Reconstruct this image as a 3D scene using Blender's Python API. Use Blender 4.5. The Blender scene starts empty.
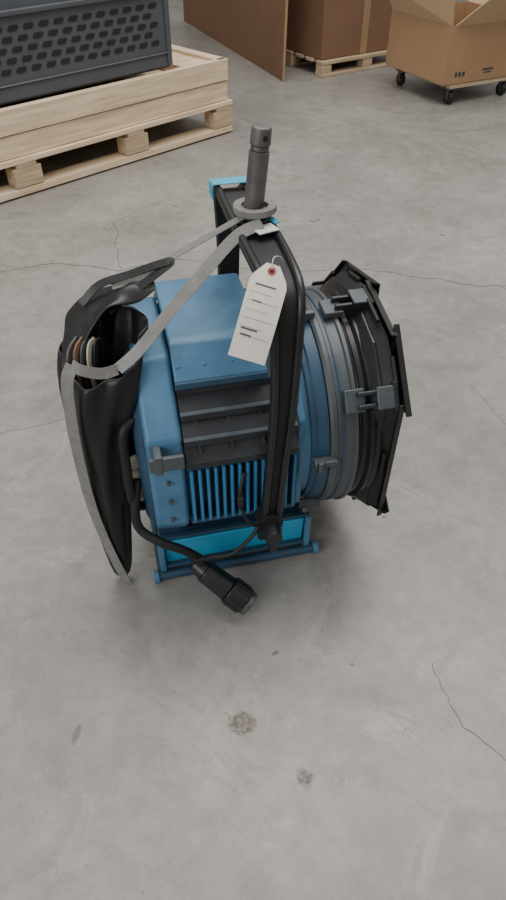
import bpy, bmesh, math, random
from mathutils import Vector, Matrix, noise
random.seed(4)
col = bpy.context.scene.collection
cos, sin, pi = math.cos, math.sin, math.pi

# ---------------------------------------------------------------- materials
def mat(name, c, rough=.5, metal=0., var=.12, scale=8., bump=0., bscale=60., c2=None, spec=.5, stretch=None, rvar=.1, wear=None):
    m = bpy.data.materials.new(name); m.use_nodes = True
    nt = m.node_tree; N = nt.nodes; L = nt.links
    b = N['Principled BSDF']
    b.inputs['Metallic'].default_value = metal
    b.inputs['Specular IOR Level'].default_value = spec
    tc = N.new('ShaderNodeTexCoord'); mp = N.new('ShaderNodeMapping')
    L.new(tc.outputs['Object'], mp.inputs[0])
    if stretch: mp.inputs['Scale'].default_value = stretch
    n = N.new('ShaderNodeTexNoise'); n.inputs['Scale'].default_value = scale; n.inputs['Detail'].default_value = 6
    n.inputs['Roughness'].default_value = .65
    L.new(mp.outputs[0], n.inputs[0])
    r = N.new('ShaderNodeValToRGB'); r.color_ramp.elements[0].position = .3; r.color_ramp.elements[1].position = .7
    a = [x*(1-var) for x in c]; z = [min(1, x*(1+var)) for x in (c2 or c)]
    r.color_ramp.elements[0].color = (*a, 1); r.color_ramp.elements[1].color = (*z, 1)
    L.new(n.outputs[0], r.inputs[0])
    out = r.outputs[0]
    if wear:
        n3 = N.new('ShaderNodeTexNoise'); n3.inputs['Scale'].default_value = 26; n3.inputs['Detail'].default_value = 8
        n3.inputs['Roughness'].default_value = .75
        L.new(tc.outputs['Object'], n3.inputs[0])
        r3 = N.new('ShaderNodeValToRGB'); r3.color_ramp.elements[0].position = .60; r3.color_ramp.elements[1].position = .70
        r3.color_ramp.elements[0].color = (0,0,0,1); r3.color_ramp.elements[1].color = (.7,.7,.7,1)
        L.new(n3.outputs[0], r3.inputs[0])
        mx = N.new('ShaderNodeMix'); mx.data_type = 'RGBA'
        L.new(r3.outputs[0], mx.inputs[0]); L.new(out, mx.inputs[6]); mx.inputs[7].default_value = (*wear, 1)
        out = mx.outputs[2]
    L.new(out, b.inputs['Base Color'])
    mr = N.new('ShaderNodeMapRange'); mr.inputs[3].default_value = max(0, rough-rvar); mr.inputs[4].default_value = min(1, rough+rvar)
    L.new(n.outputs[0], mr.inputs[0]); L.new(mr.outputs[0], b.inputs['Roughness'])
    if bump:
        n2 = N.new('ShaderNodeTexNoise'); n2.inputs['Scale'].default_value = bscale; n2.inputs['Detail'].default_value = 4
        L.new(mp.outputs[0], n2.inputs[0])
        bp = N.new('ShaderNodeBump'); bp.inputs['Strength'].default_value = bump; bp.inputs['Distance'].default_value = .01
        L.new(n2.outputs[0], bp.inputs['Height']); L.new(bp.outputs[0], b.inputs['Normal'])
    return m

BLUE = mat('blue_paint', (.046,.142,.250), .42, 0, .20, 6, .05, 90, c2=(.070,.185,.310), wear=(.14,.23,.30))
BLUE_F = mat('blue_paint_fins', (.038,.185,.36), .40, 0, .18, 6)
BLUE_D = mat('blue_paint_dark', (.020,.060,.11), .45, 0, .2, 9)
BLUE_L = mat('blue_enamel_lit', (.040,.32,.54), .32, 0, .14, 7, wear=(.06,.24,.38))  # cyan base panels, with the strong light on them mixed into the colour
SLAT = mat('dark_slat_metal', (.026,.030,.036), .38, .2, .3, 14, wear=(.07,.08,.09))
SLAT_HI = mat('slat_edge_highlight', (.075,.095,.115), .40, .3, .3, 14, wear=(.16,.18,.20))  # lighter grey-blue that paints the highlight along the slat edges
BLK = mat('black_paint', (.010,.011,.013), .36, 0, .3, 12, wear=(.03,.03,.032))
BLKM = mat('black_matte', (.008,.008,.009), .6, 0, .3, 12)
GREY = mat('grey_ring_metal', (.072,.084,.095), .45, .2, .2, 7, wear=(.14,.15,.16))
STEEL = mat('worn_steel', (.12,.12,.125), .38, .75, .25, 25, wear=(.28,.27,.26))
RUST = mat('dark_steel', (.13,.122,.118), .42, .45, .35, 25, wear=(.30,.26,.22))
VINYL = mat('black_vinyl', (.010,.010,.011), .45, 0, .25, 10, .2, 35)
WEB = mat('grey_webbing', (.22,.215,.205), .85, 0, .18, 40, .4, 400)
PAPER = mat('tag_paper', (.66,.63,.56), .8, 0, .05, 20)
INK = mat('ink', (.05,.05,.06), .7)
TAPE = mat('cyan_tape', (.03,.36,.52), .5, 0, .08)
WHITE = mat('white_label', (.6,.62,.62), .6, 0, .06)
CREAM = mat('cream_plastic', (.50,.46,.36), .5, 0, .1)
GLASS = mat('lens_glass', (.25,.28,.30), .08, 0, .05)
RED = mat('red_label', (.35,.05,.04), .5)
WOOD = mat('pine_wood', (.62,.47,.31), .7, 0, .14, 3, .1, 30, c2=(.76,.61,.43), stretch=(1,14,14))
WOOD_D = mat('pallet_wood', (.44,.32,.20), .78, 0, .2, 3, .15, 30, c2=(.54,.42,.28), stretch=(1,14,14))
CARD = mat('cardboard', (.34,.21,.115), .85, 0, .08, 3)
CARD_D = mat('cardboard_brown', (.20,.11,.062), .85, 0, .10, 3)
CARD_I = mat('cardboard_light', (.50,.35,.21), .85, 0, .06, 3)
BIN = mat('grey_plastic', (.075,.082,.094), .5, 0, .08, 5)
BIN_D = mat('grey_plastic_shadow', (.012,.014,.018), .6, 0, .1, 5)
RUB = mat('black_rubber', (.012,.012,.012), .6)
WALL = mat('painted_block_wall', (.50,.49,.47), .8, 0, .06, 2, .05, 20)

# ---------------------------------------------------------------- helpers
def empty(name, loc=(0,0,0), rz=0):
    e = bpy.data.objects.new(name, None); e.location = loc; e.rotation_euler = (0,0,rz)
    e.empty_display_size = .1; col.objects.link(e); return e

def mesh(name, vs, fs, m, par=None, bev=0, seg=2, smooth=False, thick=0, sub=0):
    me = bpy.data.meshes.new(name); me.from_pydata([tuple(v) for v in vs], [], fs)
    bm = bmesh.new(); bm.from_mesh(me)
    if not thick: bmesh.ops.recalc_face_normals(bm, faces=bm.faces)
    bm.to_mesh(me); bm.free()
    me.materials.append(m)
    o = bpy.data.objects.new(name, me); col.objects.link(o)
    if par: o.parent = par
    if smooth or bev:
        for p in me.polygons: p.use_smooth = True
    if thick:
        md = o.modifiers.new('t','SOLIDIFY'); md.thickness = thick; md.offset = 0
    if sub:
        md = o.modifiers.new('s','SUBSURF'); md.levels = sub; md.render_levels = sub
    if bev:
        md = o.modifiers.new('b','BEVEL'); md.width = bev; md.segments = seg; md.limit_method = 'ANGLE'; md.angle_limit = math.radians(28)
        es = o.modifiers.new('wn','WEIGHTED_NORMAL'); es.keep_sharp = True
    return o

def box(name, c, s, m, par=None, rot=None, bev=.002):
    hx,hy,hz = s[0]/2, s[1]/2, s[2]/2
    vs = [Vector((x,y,z)) for x in (-hx,hx) for y in (-hy,hy) for z in (-hz,hz)]
    fs = [(0,1,3,2),(4,6,7,5),(0,4,5,1),(2,3,7,6),(0,2,6,4),(1,5,7,3)]
    M = Matrix.Identity(3)
    if rot is not None:
        from mathutils import Euler
        M = Euler(rot).to_matrix() if not isinstance(rot, Matrix) else rot
    return mesh(name, [M@v+Vector(c) for v in vs], fs, m, par, bev)

def boxes(name, lst, m, par=None, bev=.002):
    from mathutils import Euler
    V=[];F=[]
    for it in lst:
        c,s = it[0],it[1]; M = Euler(it[2]).to_matrix() if len(it)>2 else Matrix.Identity(3)
        k=len(V); hx,hy,hz = s[0]/2,s[1]/2,s[2]/2
        V += [M@Vector((x,y,z))+Vector(c) for x in (-hx,hx) for y in (-hy,hy) for z in (-hz,hz)]
        F += [tuple(i+k for i in f) for f in [(0,1,3,2),(4,6,7,5),(0,4,5,1),(2,3,7,6),(0,2,6,4),(1,5,7,3)]]
    return mesh(name, V, F, m, par, bev)

def frame_of(d):
    d = d.normalized(); up = Vector((0,0,1)) if abs(d.z) < .95 else Vector((1,0,0))
    a = d.cross(up).normalized(); b = a.cross(d).normalized(); return a,b

def cyl(name, p0, p1, r, m, par=None, r1=None, seg=28, bev=.0015):
    p0=Vector(p0);p1=Vector(p1); a,b = frame_of(p1-p0); r1 = r if r1 is None else r1
    vs=[p0+a*cos(t)*r+b*sin(t)*r for t in [2*pi*i/seg for i in range(seg)]]
    vs+=[p1+a*cos(t)*r1+b*sin(t)*r1 for t in [2*pi*i/seg for i in range(seg)]]
    fs=[(i,(i+1)%seg,seg+(i+1)%seg,seg+i) for i in range(seg)]+[tuple(range(seg))[::-1],tuple(range(seg,2*seg))]
    return mesh(name, vs, fs, m, par, bev)

def lathe(name, prof, m, par=None, ctr=(0,.41), seg=64, closed=False):
    V=[];F=[]
    for s,r in prof:
        for i in range(seg):
            t=2*pi*i/seg
            V.append((s, ctr[0]+r*cos(t), ctr[1]+r*sin(t)))
    K=len(prof)
    for k in range(K if closed else K-1):
        for i in range(seg):
            j=(i+1)%seg; k2=(k+1)%K
            F.append((k*seg+i,k*seg+j,k2*seg+j,k2*seg+i))
    o = mesh(name,V,F,m,par,smooth=True)
    md=o.modifiers.new('es','EDGE_SPLIT'); md.split_angle=math.radians(32)
    return o

def catmull(P, n=10):
    P=[Vector(p) for p in P]; Q=[2*P[0]-P[1]]+P+[2*P[-1]-P[-2]]; out=[]
    for i in range(1,len(Q)-2):
        a,b,c,d=Q[i-1:i+3]
        for k in range(n):
            t=k/n
            out.append(.5*((2*b)+(c-a)*t+(2*a-5*b+4*c-d)*t*t+(3*b-a-3*c+d)*t**3))
    out.append(Q[-2]); return out

def tube(name, P, r, m, par=None, seg=12, n=10, curved=True):
    P = catmull(P,n) if curved else [Vector(p) for p in P]
    V=[];F=[]; a=None
    for i,p in enumerate(P):
        d=(P[min(i+1,len(P)-1)]-P[max(i-1,0)]).normalized()
        if a is None: a,_=frame_of(d)
        a=(a-d*a.dot(d)).normalized(); b=d.cross(a)
        for k in range(seg):
            t=2*pi*k/seg; V.append(p+a*cos(t)*r+b*sin(t)*r)
    for i in range(len(P)-1):
        for k in range(seg):
            F.append((i*seg+k,i*seg+(k+1)%seg,(i+1)*seg+(k+1)%seg,(i+1)*seg+k))
    F.append(tuple(range(seg))[::-1]); F.append(tuple(range((len(P)-1)*seg,len(P)*seg)))
    return mesh(name,V,F,m,par,smooth=True)

def ribbon(name, P, w, m, par=None, up=None, th=.002, n=12):
    P=catmull(P,n); V=[];F=[]
    for i,p in enumerate(P):
        d=(P[min(i+1,len(P)-1)]-P[max(i-1,0)]).normalized()
        nr=Vector(up if up else (0,-.7,.7))
        s=d.cross(nr).normalized(); k=s.cross(d).normalized()
        for q in (p+s*w/2+k*th/2,p-s*w/2+k*th/2,p-s*w/2-k*th/2,p+s*w/2-k*th/2): V.append(q)
    for i in range(len(P)-1):
        for j in range(4): F.append((i*4+j,i*4+(j+1)%4,(i+1)*4+(j+1)%4,(i+1)*4+j))
    F.append((3,2,1,0)); e=(len(P)-1)*4; F.append((e,e+1,e+2,e+3))
    return mesh(name,V,F,m,par)

def prism(name, sec, s0, s1, m, par=None, bev=.006, sc0=1, sc1=1, c=(0,.42)):
    V=[(s0,c[0]+(y-c[0])*sc0,c[1]+(z-c[1])*sc0) for y,z in sec]+[(s1,c[0]+(y-c[0])*sc1,c[1]+(z-c[1])*sc1) for y,z in sec]
    n=len(sec)
    F=[(i,(i+1)%n,n+(i+1)%n,n+i) for i in range(n)]+[tuple(range(n))[::-1],tuple(range(n,2*n))]
    return mesh(name,V,F,m,par,bev,3)

# ---------------------------------------------------------------- floor
def floor_mat():
    m=bpy.data.materials.new('polished_concrete'); m.use_nodes=True
    nt=m.node_tree;N=nt.nodes;L=nt.links;b=N['Principled BSDF']
    tc=N.new('ShaderNodeTexCoord')
    def nz(s,d=8,r=.6,w=0,off=0,sc=(1,1,1),rot=0):
        n=N.new('ShaderNodeTexNoise');n.inputs['Scale'].default_value=s;n.inputs['Detail'].default_value=d;n.inputs['Roughness'].default_value=r
        n.inputs['Distortion'].default_value=w
        mp=N.new('ShaderNodeMapping');mp.inputs['Location'].default_value=(off,off*.7,0);mp.inputs['Scale'].default_value=sc;mp.inputs['Rotation'].default_value=(0,0,rot)
        L.new(tc.outputs['Object'],mp.inputs[0]);L.new(mp.outputs[0],n.inputs[0]);return n
    def ramp(src,p0,c0,p1,c1):
        r=N.new('ShaderNodeValToRGB');r.color_ramp.elements[0].position=p0;r.color_ramp.elements[1].position=p1
        r.color_ramp.elements[0].color=(*c0,1);r.color_ramp.elements[1].color=(*c1,1);L.new(src,r.inputs[0]);return r.outputs[0]
    def mix(f,a,bb,bt='MIX'):
        x=N.new('ShaderNodeMix');x.data_type='RGBA';x.blend_type=bt
        if isinstance(f,float): x.inputs[0].default_value=f
        else: L.new(f,x.inputs[0])
        for i,s in((6,a),(7,bb)):
            if isinstance(s,tuple): x.inputs[i].default_value=(*s,1)
            else: L.new(s,x.inputs[i])
        return x.outputs[2]
    base=ramp(nz(1.1,12,.62,.6).outputs[0],.34,(.228,.219,.200),.68,(.345,.334,.311))
    fine=ramp(nz(16,9,.76).outputs[0],.3,(.78,.78,.78),.7,(1.12,1.12,1.12))
    c=mix(1.0,base,fine,'MULTIPLY')
    stain=ramp(nz(3.2,12,.78,1.2,3).outputs[0],.50,(0,0,0),.68,(.70,.70,.70))
    c=mix(stain,c,(.168,.158,.140))
    lite=ramp(nz(2.6,12,.80,1.8,7).outputs[0],.55,(0,0,0),.67,(.65,.65,.65))
    c=mix(lite,c,(.42,.405,.375))
    scf=ramp(nz(5,8,.7,.4,5,(1,9,1),.6).outputs[0],.63,(0,0,0),.70,(.35,.35,.35))
    c=mix(scf,c,(.44,.43,.40))
    scf2=ramp(nz(4,8,.7,.3,9,(1,12,1),-.9).outputs[0],.66,(0,0,0),.72,(.35,.35,.35))
    c=mix(scf2,c,(.15,.14,.125))
    speck=ramp(nz(60,3,.6).outputs[0],.67,(0,0,0),.73,(.65,.65,.65))
    c=mix(speck,c,(.11,.10,.085))
    spot=ramp(nz(11,2,.5,.3,11).outputs[0],.735,(0,0,0),.76,(.75,.75,.75))
    c=mix(spot,c,(.10,.09,.075))
    hole=None
    for (x,y,r) in ((-.027,.650,.038),(.11,.536,.021)):
        sb=N.new('ShaderNodeVectorMath');sb.operation='SUBTRACT';L.new(tc.outputs['Object'],sb.inputs[0]);sb.inputs[1].default_value=(x,y,0)
        ln=N.new('ShaderNodeVectorMath');ln.operation='LENGTH';L.new(sb.outputs[0],ln.inputs[0])
        nn=nz(30,6,.65)
        ad=N.new('ShaderNodeMath');ad.operation='MULTIPLY_ADD';L.new(nn.outputs[0],ad.inputs[0]);ad.inputs[1].default_value=r*2.2;L.new(ln.outputs['Value'],ad.inputs[2])
        mr=N.new('ShaderNodeMapRange');mr.inputs[1].default_value=r*1.75;mr.inputs[2].default_value=r*2.05;mr.inputs[3].default_value=1;mr.inputs[4].default_value=0
        L.new(ad.outputs[0],mr.inputs[0])
        if hole is None: hole=mr.outputs[0]
        else:
            mxx=N.new('ShaderNodeMath');mxx.operation='MAXIMUM';L.new(hole,mxx.inputs[0]);L.new(mr.outputs[0],mxx.inputs[1]);hole=mxx.outputs[0]
    hc=ramp(nz(90,4,.7).outputs[0],.42,(.075,.060,.046),.66,(.26,.22,.175))
    c=mix(hole,c,hc)
    L.new(c,b.inputs['Base Color'])
    rr=N.new('ShaderNodeMapRange');L.new(nz(2.2,8,.65).outputs[0],rr.inputs[0]);rr.inputs[3].default_value=.26;rr.inputs[4].default_value=.56
    L.new(rr.outputs[0],b.inputs['Roughness'])
    h=N.new('ShaderNodeMath');h.operation='MULTIPLY_ADD';L.new(hole,h.inputs[0]);h.inputs[1].default_value=-1.5;L.new(nz(120,4,.6).outputs[0],h.inputs[2])
    bp=N.new('ShaderNodeBump');bp.inputs['Strength'].default_value=.12;bp.inputs['Distance'].default_value=.004
    L.new(h.outputs[0],bp.inputs['Height']);L.new(bp.outputs[0],b.inputs['Normal'])
    return m
floor=mesh('floor',[(-14,-10,0),(14,-10,0),(14,18,0),(-14,18,0)],[(0,1,2,3)],floor_mat())
box('wall_back',(0,18.1,3),(28.4,.2,6),WALL,bev=0)
box('wall_left',(-14.1,4,3),(.2,28,6),WALL,bev=0)
box('wall_right',(14.1,4,3),(.2,28,6),WALL,bev=0)
box('wall_front',(0,-10.1,3),(28.4,.2,6),WALL,bev=0)
CRK=mat('crack_shadow',(.095,.088,.074),.9)
def crack(name,P,w):
    pts=[]
    for i in range(len(P)-1):
        a=Vector((*P[i],0));b=Vector((*P[i+1],0));n=int((b-a).length/.02)+2
        d=(b-a).normalized();s=Vector((-d.y,d.x,0))
        for k in range(n):
            q=a.lerp(b,k/n); pts.append(q+s*(noise.noise(q*9)*.03+noise.noise(q*40)*.008))
    V=[];F=[]
    for i,q in enumerate(pts):
        d=(pts[min(i+1,len(pts)-1)]-pts[max(0,i-1)]).normalized();s=Vector((-d.y,d.x,0))
        ww=w*(.5+.5*abs(noise.noise(q*30)))
        V+=[q+s*ww+Vector((0,0,.0006)),q-s*ww+Vector((0,0,.0006))]
    F=[(2*i,2*i+1,2*i+3,2*i+2) for i in range(len(pts)-1)]
    mesh(name,V,F,CRK,floor)
crack('crack_1',[(.43,.80),(.46,.70),(.60,.50)],.0012)
crack('crack_2',[(.70,2.72),(1.1,2.62),(1.7,2.70),(2.4,2.60)],.0038)
crack('crack_3',[(-1.4,2.62),(-1.0,2.85),(-.62,2.78),(-.3,2.9)],.0038)
crack('crack_4',[(-.9,1.6),(-.6,1.75),(-.45,1.7)],.0012)
crack('crack_5',[(-.3,2.9),(.1,2.75),(.5,2.8),(.70,2.72)],.0028)
crack('crack_6',[(.8,1.9),(.92,1.5),(.86,1.2)],.0010)
crack('crack_7',[(1.1,2.62),(1.25,2.3),(1.2,2.0)],.0018)
crack('crack_8',[(-.62,2.78),(-.72,3.3),(-.5,3.6)],.0022)

# ---------------------------------------------------------------- stage light
YAW=math.radians(13)
L0=empty('stage_light',(0,1.282,0),YAW)
def W(x,y,z):
    dx,dy=x,y-1.282
    return Vector((dx*cos(YAW)+dy*sin(YAW),-dx*sin(YAW)+dy*cos(YAW),z))
sec=[(-.12,.665),(.12,.665),(.222,.53),(.222,.28),(.16,.20),(-.16,.20),(-.222,.28),(-.222,.53)]
sec_in=[(-.115,.655),(.115,.655),(.212,.525),(.212,.28),(.155,.205),(-.155,.205),(-.212,.28),(-.212,.525)]
prism('housing',sec_in,-.27,.05,BLUE_D,L0,.008)
prism('rear_frame',sec,-.285,-.205,BLUE,L0,.012,1.035,1.06)
prism('rear_cover',sec,-.305,-.283,BLUE_D,L0,.01,.9,1.0)
prism('front_frame',sec,.048,.066,BLUE,L0,.006,1.03,1.03)
for sd,nm in ((-1,'near'),(1,'far')):
    lst=[];tr=[];hi=[]
    for (y0,z0,y1,z1) in ((.128,.652,.172,.622),(.158,.612,.206,.578),(.186,.566,.234,.530),(.206,.518,.246,.476)):
        cy,cz=(y0+y1)/2,(z0+z1)/2;dy,dz=y1-y0,z1-z0;ln=math.hypot(dy,dz);a=math.atan2(dz,dy)
        lst.append(((-.078,sd*cy,cz),(.250,ln,.006),(sd*a,0,0)))
        tr.append(((-.078,sd*(y1+.0005),z1-.007),(.250,.004,.014)))
        hi.append(((-.078,sd*(y1-.002),z1+.0032),(.250,.009,.004),(sd*a,0,0)))
    boxes(nm+'_louvres',lst,SLAT,L0,.001)
    boxes(nm+'_louvre_lips',tr,SLAT,L0,.001)
    boxes(nm+'_louvre_highlights',hi,SLAT_HI,L0,.001)  # painted highlight strips on the louvre edges
    boxes(nm+'_louvre_posts',[((x,sd*.186,.575),(.005,.012,.19),(sd*.62,0,0)) for x in (-.17,-.10,-.03)],SLAT,L0,.001)
    boxes(nm+'_fins',[((-.194+i*.0180,sd*.230,.370),(.0075,.036,.165)) for i in range(14)],BLUE_F,L0,.002)
    boxes(nm+'_fin_rails',[((-.078,sd*.224,.456),(.250,.030,.012)),((-.078,sd*.226,.284),(.250,.034,.012))],BLUE_D,L0,.002)
riv=[(-.245,-.2375,z) for z in (.30,.36,.42,.48)]
for i,(x,y,z) in enumerate(riv): cyl('rivet_%d'%i,(x,y+.004,z),(x,y-.004,z),.005,GREY,L0,seg=10,bev=.001)
hs=[(-.178,.634),(-.182,.648),(-.135,.708),(-.115,.716),(.115,.716),(.135,.708),(.182,.648),(.178,.634),(.120,.690),(-.120,.690)]
prism('hood',hs,-.205,-.010,BLUE,L0,.004)
boxes('hood_ribs',[((x,sd*.140,.655),(.006,.05,.040)) for sd in (-1,1) for x in (-.195,-.14,-.08,-.02)],BLUE,L0,.001)
boxes('hood_lip',[((-.1075,sd*.1845,.640),(.197,.006,.016)) for sd in (-1,1)],BLUE_D,L0,.002)
box('top_plate',(-.078,0,.665),(.25,.235,.02),BLUE_D,L0)
lathe('front_drum',[(.055,0),(.055,.234),(.080,.238),(.085,.230)],BLUE,L0)
lathe('drum_band',[(.080,.22),(.080,.246),(.090,.248),(.094,.252),(.118,.256),(.122,.25),(.122,.22)],BLUE_D,L0)
lathe('lens_ring',[(.120,.235),(.120,.262),(.126,.266),(.135,.266),(.138,.263),(.170,.266),(.173,.271),(.181,.271),(.184,.262),(.184,.225),(.150,.222)],GREY,L0)
lathe('ring_seam',[(.146,.2648),(.146,.267),(.150,.267),(.150,.2648)],BLUE_D,L0)
lathe('fresnel_lens',[(.150,.226)]+[(.150+.030*(1-(r/.226)**2)+(.004 if k%2 else 0),r) for k,r in enumerate([.22,.20,.199,.18,.179,.16,.159,.14,.139,.12,.119,.09,.06,.03,.001])],GLASS,L0)
lathe('lens_shroud',[(.182,.225),(.182,.258),(.190,.262),(.196,.256),(.206,.258),(.212,.268),(.220,.268),(.226,.262),(.236,.264),(.236,.255),(.195,.235)],BLK,L0,closed=True)
# barn doors : faceted frame with unequal sides, leaves folded in over the lens
PH=[math.radians(a) for a in (92,121,150,216,250,290,324,360,392,422)]
def pv(k,R,s):
    t=PH[k%len(PH)]; return Vector((s,R*cos(t),.41+R*sin(t)))
def polyring(name,prof,m):
    n=len(PH);V=[];F=[]
    for s,R in prof: V+=[pv(k,R,s) for k in range(n)]
    K=len(prof)
    for q in range(K):
        for i in range(n):
            j=(i+1)%n;q2=(q+1)%K;F.append((q*n+i,q*n+j,q2*n+j,q2*n+i))
    return mesh(name,V,F,m,L0,.0015)
polyring('barn_door_frame',[(.214,.240),(.214,.272),(.232,.292),(.238,.292),(.238,.240)],BLK)
polyring('barn_door_rim',[(.238,.270),(.238,.290),(.262,.306),(.266,.303),(.243,.284),(.243,.270)],BLKM)
TL=[(.002,.014),(.010,.0),(-.004,.010),(.006,-.002),(.0,.012),(.004,.004),(0,.010),(.006,0),(0,.01),(.004,.003)]
for k in range(len(PH)):
    s=.284 if k%2 else .272
    ex=.020 if k%2 else .008
    da,db=TL[k]
    a=pv(k,.312+da,s);b=pv(k+1,.312+db,s);e=(b-a).normalized();a=a-e*ex;b=b+e*ex
    cc=Vector((s+.016,0,.41)); ia=cc.lerp(a,.16);ib=cc.lerp(b,.16)
    mesh('barn_leaf_%d'%k,[a,b,ib,ia],[(0,1,2,3)],BLK,L0,thick=.003)
    o=((a+b)/2-Vector((s,0,.41))).normalized()
    mesh('barn_leaf_%d_edge'%k,[a,b,b+Vector((-.013,0,0))+o*.003,a+Vector((-.013,0,0))+o*.003],[(0,1,2,3)],BLK,L0,thick=.003)
    m_=(a+b)/2+Vector((-.022,0,0))-o*.006; cyl('barn_hinge_%d'%k,m_-e*.035,m_+e*.035,.0055,BLKM,L0,seg=10)
def latch(k,t):
    cr=Vector((0,cos(t),sin(t)));tn=Vector((0,-sin(t),cos(t)));C=Vector((0,0,.41))
    X=Vector((1,0,0))
    M=Matrix((X,tn,cr)).transposed()
    def bx(n,s,r,q,sz,m): 
        box('latch_%d_%s'%(k,n),C+X*s+cr*r+tn*q,sz,m,L0,rot=M,bev=.003)
    bx('foot',.172,.277,0,(.045,.052,.016),GREY)
    bx('arm_a',.215,.288,.014,(.080,.010,.018),SLAT)
    bx('arm_b',.215,.288,-.014,(.080,.010,.018),SLAT)
    bx('plate',.238,.302,.0,(.045,.05,.006),GREY)
    bx('pin',.258,.300,0,(.012,.066,.014),BLKM)
latch(0,math.radians(180-35)); latch(1,math.radians(35)); latch(2,math.radians(-35)); latch(3,math.radians(97))
def ear(k,t):
    cr=Vector((0,cos(t),sin(t)));tn=Vector((0,-sin(t),cos(t)));C=Vector((0,0,.41));X=Vector((1,0,0));M=Matrix((X,tn,cr)).transposed()
    box('ear_%d'%k,C+X*.105+cr*.268,(.055,.016,.026),GREY,L0,rot=M,bev=.004)
    cyl('ear_pin_%d'%k,C+X*.09+cr*.283-tn*.014,C+X*.09+cr*.283+tn*.014,.008,STEEL,L0,seg=14)
ear(0,math.radians(180-6)); ear(1,math.radians(180+48)); ear(2,math.radians(98)); ear(3,0)
box('lower_clip',(.20,-.09,.138),(.05,.03,.03),BLKM,L0)

def yoke():
    pts=[(-.272,.245),(-.272,.45),(-.272,.62),(-.270,.76),(-.262,.825),(-.235,.862),(-.17,.872),(-.06,.874),(.06,.874),(.17,.872),(.235,.862),(.262,.825),(.270,.76),(.272,.62),(.272,.45),(.272,.245)]
    wid=[.046,.048,.052,.058,.066,.076,.082,.086,.086,.082,.076,.066,.058,.052,.048,.046]
    off=[-.024,-.012,-.002,.0,.0,0,0,0,0,0,0,0,0,-.002,-.012,-.024]
    P=catmull([(w,y,z) for (y,z),w in zip(pts,wid)],5); O=catmull([(o,0,0) for o in off],5)
    V=[];F=[];th=.007
    for i,p in enumerate(P):
        a=P[max(i-1,0)];b=P[min(i+1,len(P)-1)];d=Vector((0,b.y-a.y,b.z-a.z)).normalized();n=Vector((0,-d.z,d.y))
        w=p.x/2;c=Vector((O[i].x,p.y,p.z));X=Vector((1,0,0))
        V+=[c+X*w+n*th,c-X*w+n*th,c-X*w-n*th,c+X*w-n*th]
    for i in range(len(P)-1):
        for j in range(4): F.append((i*4+j,i*4+(j+1)%4,(i+1)*4+(j+1)%4,(i+1)*4+j))
    F.append((3,2,1,0));e=(len(P)-1)*4;F.append((e,e+1,e+2,e+3))
    mesh('yoke',V,F,BLKM,L0,.003)
    for sgn in (-1,1):
        R=[]
        for i in range(0,len(P),2):
            p=P[i];a=P[max(i-1,0)];b=P[min(i+1,len(P)-1)];d=Vector((0,b.y-a.y,b.z-a.z)).normalized();n=Vector((0,-d.z,d.y))
            R.append(Vector((O[i].x+sgn*(p.x/2-.007),p.y,p.z))+n*.010)
        tube('yoke_rib_%s'%('front' if sgn>0 else 'back'),R,.0085,BLK,L0,seg=10,curved=False)
yoke()
for sd,nm in ((-1,'near'),(1,'far')):
    cyl(nm+'_pivot',(-.024,sd*.215,.285),(-.024,sd*.292,.285),.030,BLKM,L0)
    cyl(nm+'_knob',(-.024,sd*.288,.270),(-.024,sd*.325,.270),.024,BLK,L0,r1=.020)
    box(nm+'_knob_lever',(-.024,sd*.315,.245),(.022,.016,.05),BLK,L0,bev=.006)
    box(nm+'_arm_foot',(-.020,sd*.262,.228),(.06,.03,.03),BLKM,L0,bev=.006)
cyl('spigot_collar',(0,0,.878),(0,0,.900),.036,BLK,L0)
cyl('spigot_nut',(0,0,.900),(0,0,.918),.028,RUST,L0,seg=6)
b0=Vector((.001,0,.915));b1=Vector((.018,0.004,1.068));dd=(b1-b0)
cyl('spigot_shaft',b0,b0+dd*.72,.0200,RUST,L0)
cyl('spigot_neck',b0+dd*.72,b0+dd*.78,.0175,RUST,L0)
cyl('spigot_head',b0+dd*.78,b0+dd*1.0,.0205,RUST,L0,r1=.0190,bev=.004)
cyl('spigot_pin_hole',b0+dd*.89+Vector((.004,-.0208,0)),b0+dd*.89+Vector((.004,.0208,0)),.005,BLKM,L0,seg=12,bev=0)
box('cyan_tape_far',(-.0,.215,.893),(.092,.035,.003),TAPE,L0)
box('cyan_tape_side',(-.046,.225,.872),(.004,.040,.03),TAPE,L0)
box('white_label',(.012,-.055,.8965),(.045,.035,.002),WHITE,L0,rot=(0,0,.3),bev=0)
box('cyan_label',(.038,-.02,.8965),(.014,.03,.002),TAPE,L0,rot=(0,0,.3),bev=0)

# base skid
for sd,nm in ((-1,'near'),(1,'far')):
    cyl(nm+'_skid_tube',(-.305,sd*.178,.018),(.135,sd*.178,.018),.0125,BLUE_D,L0)
    for x in (-.305,.135): cyl(nm+'_skid_cap_%s'%('r' if x<0 else 'f'),(x-.007,sd*.178,.018),(x+.007,sd*.178,.018),.018,BLUE,L0)
for x in (-.29,.12): cyl('cross_tube_%s'%('r' if x<0 else 'f'),(x,-.178,.018),(x,.178,.018),.010,BLUE_D,L0)
box('ballast_box',(-.085,0,.09),(.40,.30,.10),BLUE_D,L0,bev=.006)
for sd,nm in ((-1,'near'),(1,'far')):
    boxes(nm+'_ballast_panels',[((-.085,sd*.157,.088),(.375,.008,.092),(-sd*.12,0,0))],BLUE_L,L0,.003)
    boxes(nm+'_ballast_rails',[((-.085,sd*.155,.142),(.405,.018,.010)),((-.085,sd*.164,.040),(.405,.016,.008))],BLUE_D,L0,.003)
    boxes(nm+'_skid_posts',[((x,sd*.168,.08),(.016,.014,.13)) for x in (-.283,.112)],BLUE,L0,.003)
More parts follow.
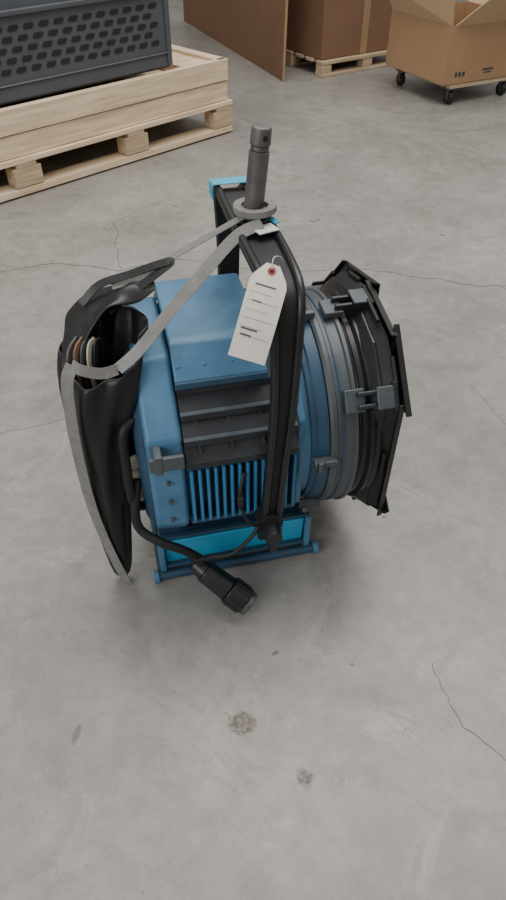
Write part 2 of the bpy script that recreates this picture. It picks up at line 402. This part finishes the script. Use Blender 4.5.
boxes('pedestal',[((-.20,0,.17),(.05,.26,.08)),((.0,0,.17),(.05,.26,.08))],BLKM,L0,.004)

boxes('rear_handle',[((-.245,-.262,.505),(.075,.012,.036)),((-.262,-.25,.505),(.018,.04,.05))],GREY,L0,.003)
tube('rear_guard',[(-.30,-.17,.56),(-.325,-.19,.54),(-.33,-.20,.45),(-.328,-.20,.34),(-.30,-.18,.30)],.011,BLKM,L0)
for i,z in enumerate((.30,.345,.39,.435)):
    cyl('rear_connector_%d'%i,(-.30,-.165,z),(-.332,-.175,z),.016,CREAM,L0,seg=16)
box('rear_control_box',(-.315,.02,.42),(.03,.24,.26),BLKM,L0,bev=.006)

tube('power_cable',[W(-.262,1.03,.40),W(-.272,1.0,.32),W(-.262,.985,.275),W(-.215,.972,.245),W(-.170,.975,.215),W(-.135,.99,.165),W(-.125,.992,.13)],.011,BLKM,L0)
pa=W(-.148,1.000,.130);pb=W(-.008,.938,.040);pd=pb-pa
cyl('plug_gland',pa,pa+pd*.18,.018,BLK,L0,r1=.026)
cyl('plug_body',pa+pd*.18,pa+pd*.62,.029,BLK,L0,r1=.032,bev=.004)
cyl('plug_collar',pa+pd*.62,pa+pd*.92,.036,BLK,L0,bev=.004)
a_,b_=frame_of(pd)
for i in range(14):
    t=2*pi*i/14;q=(a_*cos(t)+b_*sin(t))*.0355
    cyl('plug_grip_%d'%i,pa+pd*.65+q,pa+pd*.89+q,.003,BLKM,L0,seg=6,bev=0)
cyl('plug_rim',pa+pd*.92,pa+pd*1.0,.033,STEEL,L0,bev=.002)
cyl('plug_socket',pa+pd*.99,pa+pd*1.004,.027,BLKM,L0,bev=0)
tube('thin_cable',[W(-.150,.99,.15),W(-.10,.965,.20),W(-.05,.955,.225),W(.0,.975,.27),W(.025,1.01,.31)],.005,BLKM,L0)
tube('thin_cable_b',[W(-.02,1.02,.43),W(-.03,.985,.37),W(-.005,.97,.315),W(.02,.99,.29)],.004,BLKM,L0)
box('cable_clip',W(-.028,.985,.375),(.014,.012,.03),BLK,L0)

# ---------------------------------------------------------------- paper tag
def tag():
    T=empty('paper_tag',(0,0,0))
    a=Vector((.036,1.060,.908));b=Vector((-.012,.955,.778))
    d=(b-a).normalized();n=Vector((0.1,-.74,.66));s=d.cross(n).normalized();n=s.cross(d)
    if s.x<0: s=-s
    Ln=(b-a).length;w=.034
    nn=14;V=[];F=[]
    for i in range(nn+1):
        t=i/nn*Ln;ww=min(w,.012+(w-.012)*t/.03); bend=.010*math.sin(t/Ln*pi)
        V+=[a+d*t-s*ww+n*bend,a+d*t+n*(bend+.002),a+d*t+s*ww+n*(bend)]
    for i in range(nn): F+=[(3*i,3*i+1,3*i+4,3*i+3),(3*i+1,3*i+2,3*i+5,3*i+4)]
    mesh('tag_card',V,F,PAPER,T,thick=.0008)
    def line(nm,t0,x0,x1,h,m):
        f=lambda t:n*(.010*math.sin(t/Ln*pi)+.0030)
        mesh(nm,[a+d*t0+s*x0+f(t0),a+d*t0+s*x1+f(t0),a+d*(t0+h)+s*x1+f(t0+h),a+d*(t0+h)+s*x0+f(t0+h)],[(0,1,2,3)],m,T)
    line('print_head',.040,-.022,.016,.0025,INK)
    for i in range(6): line('print_%d'%i,.056+i*.0155,-.028,.028 if i%2 else .012,.0007,GREY)
    line('writing_a',.070,-.02,-.002,.002,INK);line('writing_b',.120,-.026,.004,.003,INK);line('writing_c',.131,-.024,-.004,.003,INK)
    cyl('eyelet',a+d*.013+n*.003,a+d*.013+n*.007,.007,RED,T,seg=16,bev=0)
    cyl('eyelet_hole',a+d*.013+n*.004,a+d*.013+n*.0078,.0028,BLKM,T,seg=12,bev=0)
    tube('tag_string',[a+d*.013+n*.006,a+Vector((.0,.0,.012)),a+Vector((.012,.03,0)),a+Vector((.02,.05,-.02))],.001,WHITE,T,seg=6)
tag()

# ---------------------------------------------------------------- black bag
B=empty('vinyl_bag',(0,0,0))
rings=[
 (.012,-.350,1.050,.018,.014,0),(.06,-.350,1.055,.027,.020,0),(.16,-.350,1.062,.038,.030,0),(.28,-.347,1.072,.046,.045,0),
 (.40,-.342,1.080,.058,.058,0),(.52,-.334,1.085,.068,.068,0),(.62,-.320,1.09,.080,.078,.004),(.685,-.306,1.105,.083,.086,.018),(.708,-.302,1.12,.084,.094,.04)]
seg=56;V=[];F=[]
for k,(z,cx,cy,rx,ry,lf) in enumerate(rings):
    for i in range(seg):
        t=2*pi*i/seg
        f=1+(.11*math.sin(5*t+z*7)+.07*math.sin(9*t-z*11)+.08*noise.noise(Vector((cos(t)*2,sin(t)*2,z*8))))*min(1,.35+z)
        V.append((cx+rx*f*cos(t),cy+ry*f*sin(t),z+lf*(sin(t)+.35*cos(t))+.006*noise.noise(Vector((t*2,z*9,1)))))
for k in range(len(rings)-1):
    for i in range(seg):
        j=(i+1)%seg;F.append((k*seg+i,k*seg+j,(k+1)*seg+j,(k+1)*seg+i))
F.append(tuple(range(seg))[::-1])
mesh('bag_shell',V,F,VINYL,B,smooth=True,thick=.004,sub=1)
V=[];F=[];nx,ny=22,14
for j in range(ny+1):
    for i in range(nx+1):
        u=i/nx;v=j/ny
        x=-.396+u*.19+.010*v; y=1.205-.140*v*(1-.70*u)+.02*u
        z=.762+.038*u-.045*v*(1-u)+.010*math.sin(u*pi)*math.sin(v*pi)+.012*math.sin(u*9+v*3)*v+.012*noise.noise(Vector((u*3,v*3,3)))-.13*max(0,.32-u)
        V.append((x,y,z))
for j in range(ny):
    for i in range(nx):
        a=j*(nx+1)+i;F.append((a,a+1,a+nx+2,a+nx+1))
mesh('bag_flap',V,F,VINYL,B,smooth=True,thick=.004,sub=1)
ribbon('bag_handle_loop',[(-.350,1.17,.765),(-.31,1.185,.800),(-.25,1.20,.815),(-.19,1.21,.832),(-.165,1.212,.836),(-.20,1.20,.812),(-.25,1.17,.785),(-.29,1.14,.765)],.016,VINYL,B,up=(.1,-.6,.8),th=.003)
for i in range(5):
    x=-.368+i*.012
    ribbon('bag_contents_%d'%i,[(x,1.070+.006*i,.62),(x,1.068+.006*i,.68),(x+.004,1.080+.006*i,.712),(x+.014,1.11,.722)],.012,(RUST,CARD_D,GREY,CREAM,BLKM)[i],B,up=(.9,-.4,.1),th=.004)

S=B
ribbon('strap_wide',[(.018,1.235,.905),(-.03,1.215,.890),(-.09,1.165,.845),(-.17,1.105,.775),(-.225,1.06,.725),(-.262,1.028,.705)],.024,WEB,S)
ribbon('strap_narrow',[(-.012,1.262,.912),(-.08,1.245,.88),(-.16,1.225,.842),(-.23,1.205,.805),(-.285,1.185,.795)],.013,WEB,S,up=(0,-.5,.85))
ribbon('strap_hanging',[(-.346,1.018,.722),(-.358,1.004,.69),(-.366,1.000,.60),(-.374,1.008,.46),(-.374,1.018,.30),(-.360,1.028,.14),(-.335,1.026,.008)],.027,WEB,S,up=(-.25,-.8,.3))
ribbon('strap_fold',[(-.262,1.028,.705),(-.29,1.010,.708),(-.325,1.006,.718),(-.346,1.018,.722)],.022,WEB,S,up=(0,-.9,.3))
P=[]
for i in range(33):
    t=i/32*2*pi*2; P.append((.004+.036*cos(t),1.282+.036*sin(t),.914+.008*i/32))
ribbon('strap_loop',P,.016,WEB,S,up=(0,0,1),n=2,th=.008)

# ---------------------------------------------------------------- background
a1=math.atan2(.703,.711)
def at(name,x,y,rz): return empty(name,(x,y,0),rz)
PL=at('wooden_pallet',-.138,4.763,a1)
Lp=2.4;Dp=1.15
bl=[]
for x in (-.08,-.80,-1.55,-2.30):
    for y in (.05,.57,1.10): bl.append(((x,y,.100),(.17,.10,.10)))
boxes('blocks',bl,WOOD_D,PL,.004)
boxes('bottom_boards',[((-Lp/2,y,.028),(Lp,.12,.036)) for y in (.06,.57,1.09)],WOOD,PL,.003)
boxes('stringers',[((x,Dp/2,.162),(.12,Dp,.024)) for x in (-.08,-.80,-1.55,-2.30)],WOOD_D,PL,.003)
boxes('deck',[((-Lp/2,.065+i*.146,.189),(Lp,.136,.028)) for i in range(8)],WOOD,PL,.003)
CR=at('wooden_crate',-.138,4.763,a1)
boxes('front_boards',[((-Lp/2-.01,.035,.262),(Lp-.03,.035,.112)),((-Lp/2-.01,.03,.385),(Lp-.03,.045,.122))],WOOD,CR,.003)
boxes('end_boards',[((-.045,Dp/2,.262),(.035,Dp-.04,.112)),((-.06,Dp/2,.385),(.075,Dp-.04,.122)),((-2.36,Dp/2,.325),(.035,Dp-.04,.23)),((-Lp/2,Dp-.04,.325),(Lp-.06,.035,.23))],WOOD,CR,.003)
boxes('inner_floor',[((-Lp/2,Dp/2,.29),(Lp-.12,Dp-.12,.16))],WOOD_D,CR,.003)
boxes('inner_rim',[((-.20,.58,.40),(.22,1.0,.05))],WOOD,CR,.004)
BN=at('plastic_bin',-.138,4.763,a1)
bx1=-.435;bw=1.75;bz0=.448;bh=.55
box('bin_body',(bx1-bw/2,.56,bz0+bh/2),(bw,.98,bh),BIN,BN,bev=.02)
V=[];F=[]
for r in range(5):
    z=bz0+.145+r*.046
    for k in range(22):
        x=bx1-.11-k*.088-(.044 if r%2 else 0)
        if x>bx1-bw+.08:
            q=len(V)
            hw,hh=.032,.0125
            for dx,dz in ((-hw,-hh*.4),(-hw+.008,-hh),(hw-.014,-hh),(hw,hh*.4),(hw-.008,hh),(-hw+.014,hh)):
                V.append((x+dx,.0685,z+dz))
            F.append(tuple(range(q,q+6)))
mesh('bin_slots',V,F,BIN_D,BN,thick=.004)
boxes('bin_ribs',[((bx1-bw/2,.066,bz0+.085),(bw-.04,.012,.010)),((bx1-bw/2,.062,bz0+.395),(bw+.01,.024,.025)),((bx1-.015,.075,bz0+.27),(.03,.04,.50))],BIN,BN,.005)

CS=empty('cardboard_sheet',(0,0,0))
def sheet(nm,P,m,par,th=.006): return mesh(nm,P,[(0,1,2,3)],m,par,thick=th)
sheet('sheet_panel',[(.25,6.06,0),(-.77,8.6,0),(-.74,8.66,1.5),(.28,6.10,1.5)],CARD_D,CS)
sheet('sheet_flute_edge',[(.262,6.058,0),(.243,6.05,0),(.273,6.09,1.5),(.292,6.098,1.5)],CARD,CS,.003)

r2=math.radians(33)
P2=empty('wooden_pallet.001',(.584,6.17,0),r2)
boxes('blocks',[((x,y,.055),(.10,.09,.07)) for x in (.05,.5,.95) for y in (.05,.5,.95)],WOOD_D,P2,.003)
boxes('bottom_boards',[((.5,y,.012),(1.0,.10,.022)) for y in (.05,.5,.95)],WOOD_D,P2,.003)
boxes('deck',[((.5,.05+i*.15,.105),(1.0,.10,.024)) for i in range(7)],WOOD_D,P2,.003)
BX=empty('cardboard_box',(.584,6.17,0),r2)
box('carton',(.47,.50,.47),(.90,.90,.70),CARD_D,BX,bev=.006)
box('carton_tape',(.47,.049,.47),(.07,.003,.69),CARD,BX,bev=0)

r3=math.radians(27)
DL=empty('moving_dolly',(1.48,5.42,0),r3)
boxes('deck_frame',[((.27,.0,.128),(.62,.08,.03)),((.27,.60,.128),(.62,.08,.03)),((0,.3,.128),(.08,.6,.03)),((.54,.3,.128),(.08,.6,.03))],WOOD_D,DL,.004)
for i,(x,y) in enumerate(((0,0),(.52,0),(0,.6),(.52,.6))):
    cyl('caster_wheel_%d'%i,(x-.016,y,.045),(x+.016,y,.045),.045,RUB,DL,bev=.006)
    cyl('caster_hub_%d'%i,(x-.018,y,.045),(x+.018,y,.045),.018,STEEL,DL,bev=.002)
    boxes('caster_fork_%d'%i,[((x-.022,y,.075),(.004,.035,.07)),((x+.022,y,.075),(.004,.035,.07)),((x,y,.108),(.07,.07,.008))],STEEL,DL,.001)
B2=empty('cardboard_box.001',(1.40,5.33,0),r3)
bw,bd,bh,z0=.74,.72,.37,.149
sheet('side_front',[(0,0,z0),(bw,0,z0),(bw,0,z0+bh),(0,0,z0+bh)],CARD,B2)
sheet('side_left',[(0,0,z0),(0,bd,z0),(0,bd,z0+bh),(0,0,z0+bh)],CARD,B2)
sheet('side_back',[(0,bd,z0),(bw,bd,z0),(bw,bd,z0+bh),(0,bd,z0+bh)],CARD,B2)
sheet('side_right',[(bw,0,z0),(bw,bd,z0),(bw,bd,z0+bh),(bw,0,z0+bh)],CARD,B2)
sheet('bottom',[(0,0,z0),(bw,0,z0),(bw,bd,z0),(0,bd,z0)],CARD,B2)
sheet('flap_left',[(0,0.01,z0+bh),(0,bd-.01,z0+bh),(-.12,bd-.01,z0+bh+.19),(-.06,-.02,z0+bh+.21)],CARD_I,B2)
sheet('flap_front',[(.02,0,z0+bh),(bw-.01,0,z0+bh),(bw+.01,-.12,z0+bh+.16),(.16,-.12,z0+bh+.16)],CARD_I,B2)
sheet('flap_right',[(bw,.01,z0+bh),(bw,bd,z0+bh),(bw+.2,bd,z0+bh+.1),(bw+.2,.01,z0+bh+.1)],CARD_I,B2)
boxes('printed_marks',[((.10+i*.035,-.004,z0+.06),(.022,.002,.03)) for i in range(3)]+[((.40,-.004,z0+.07),(.10,.002,.012)),((.40,-.004,z0+.05),(.07,.002,.008))],INK,B2,0)

# ---------------------------------------------------------------- light
w=bpy.data.worlds.new('warehouse_ambient');bpy.context.scene.world=w;w.use_nodes=True
w.node_tree.nodes['Background'].inputs[0].default_value=(1,.970,.925,1)
w.node_tree.nodes['Background'].inputs[1].default_value=.62
def area(n,loc,tgt,size,sy,e,c=(1,1,1)):
    l=bpy.data.lights.new(n,'AREA');l.shape='RECTANGLE';l.size=size;l.size_y=sy;l.energy=e;l.color=c
    o=bpy.data.objects.new(n,l);o.location=loc;o.rotation_euler=(Vector(tgt)-Vector(loc)).to_track_quat('-Z','Y').to_euler();col.objects.link(o)
area('skylight_lamp',(.6,3.0,5.5),(0,1.5,0),5,4,350,(1,.975,.935))
area('front_fill_light',(-3.5,-3.0,3.2),(0,1.3,.3),4,3,180,(.98,.985,1))  # added fill from the camera side, brightens the near faces and fins

cam=bpy.data.cameras.new('camera');co=bpy.data.objects.new('camera',cam);col.objects.link(co)
cam.sensor_fit='AUTO';cam.sensor_width=36;cam.lens=26;cam.clip_start=.05
co.location=(0,0,1.45);co.rotation_euler=(math.radians(90-43),0,0)
bpy.context.scene.camera=co
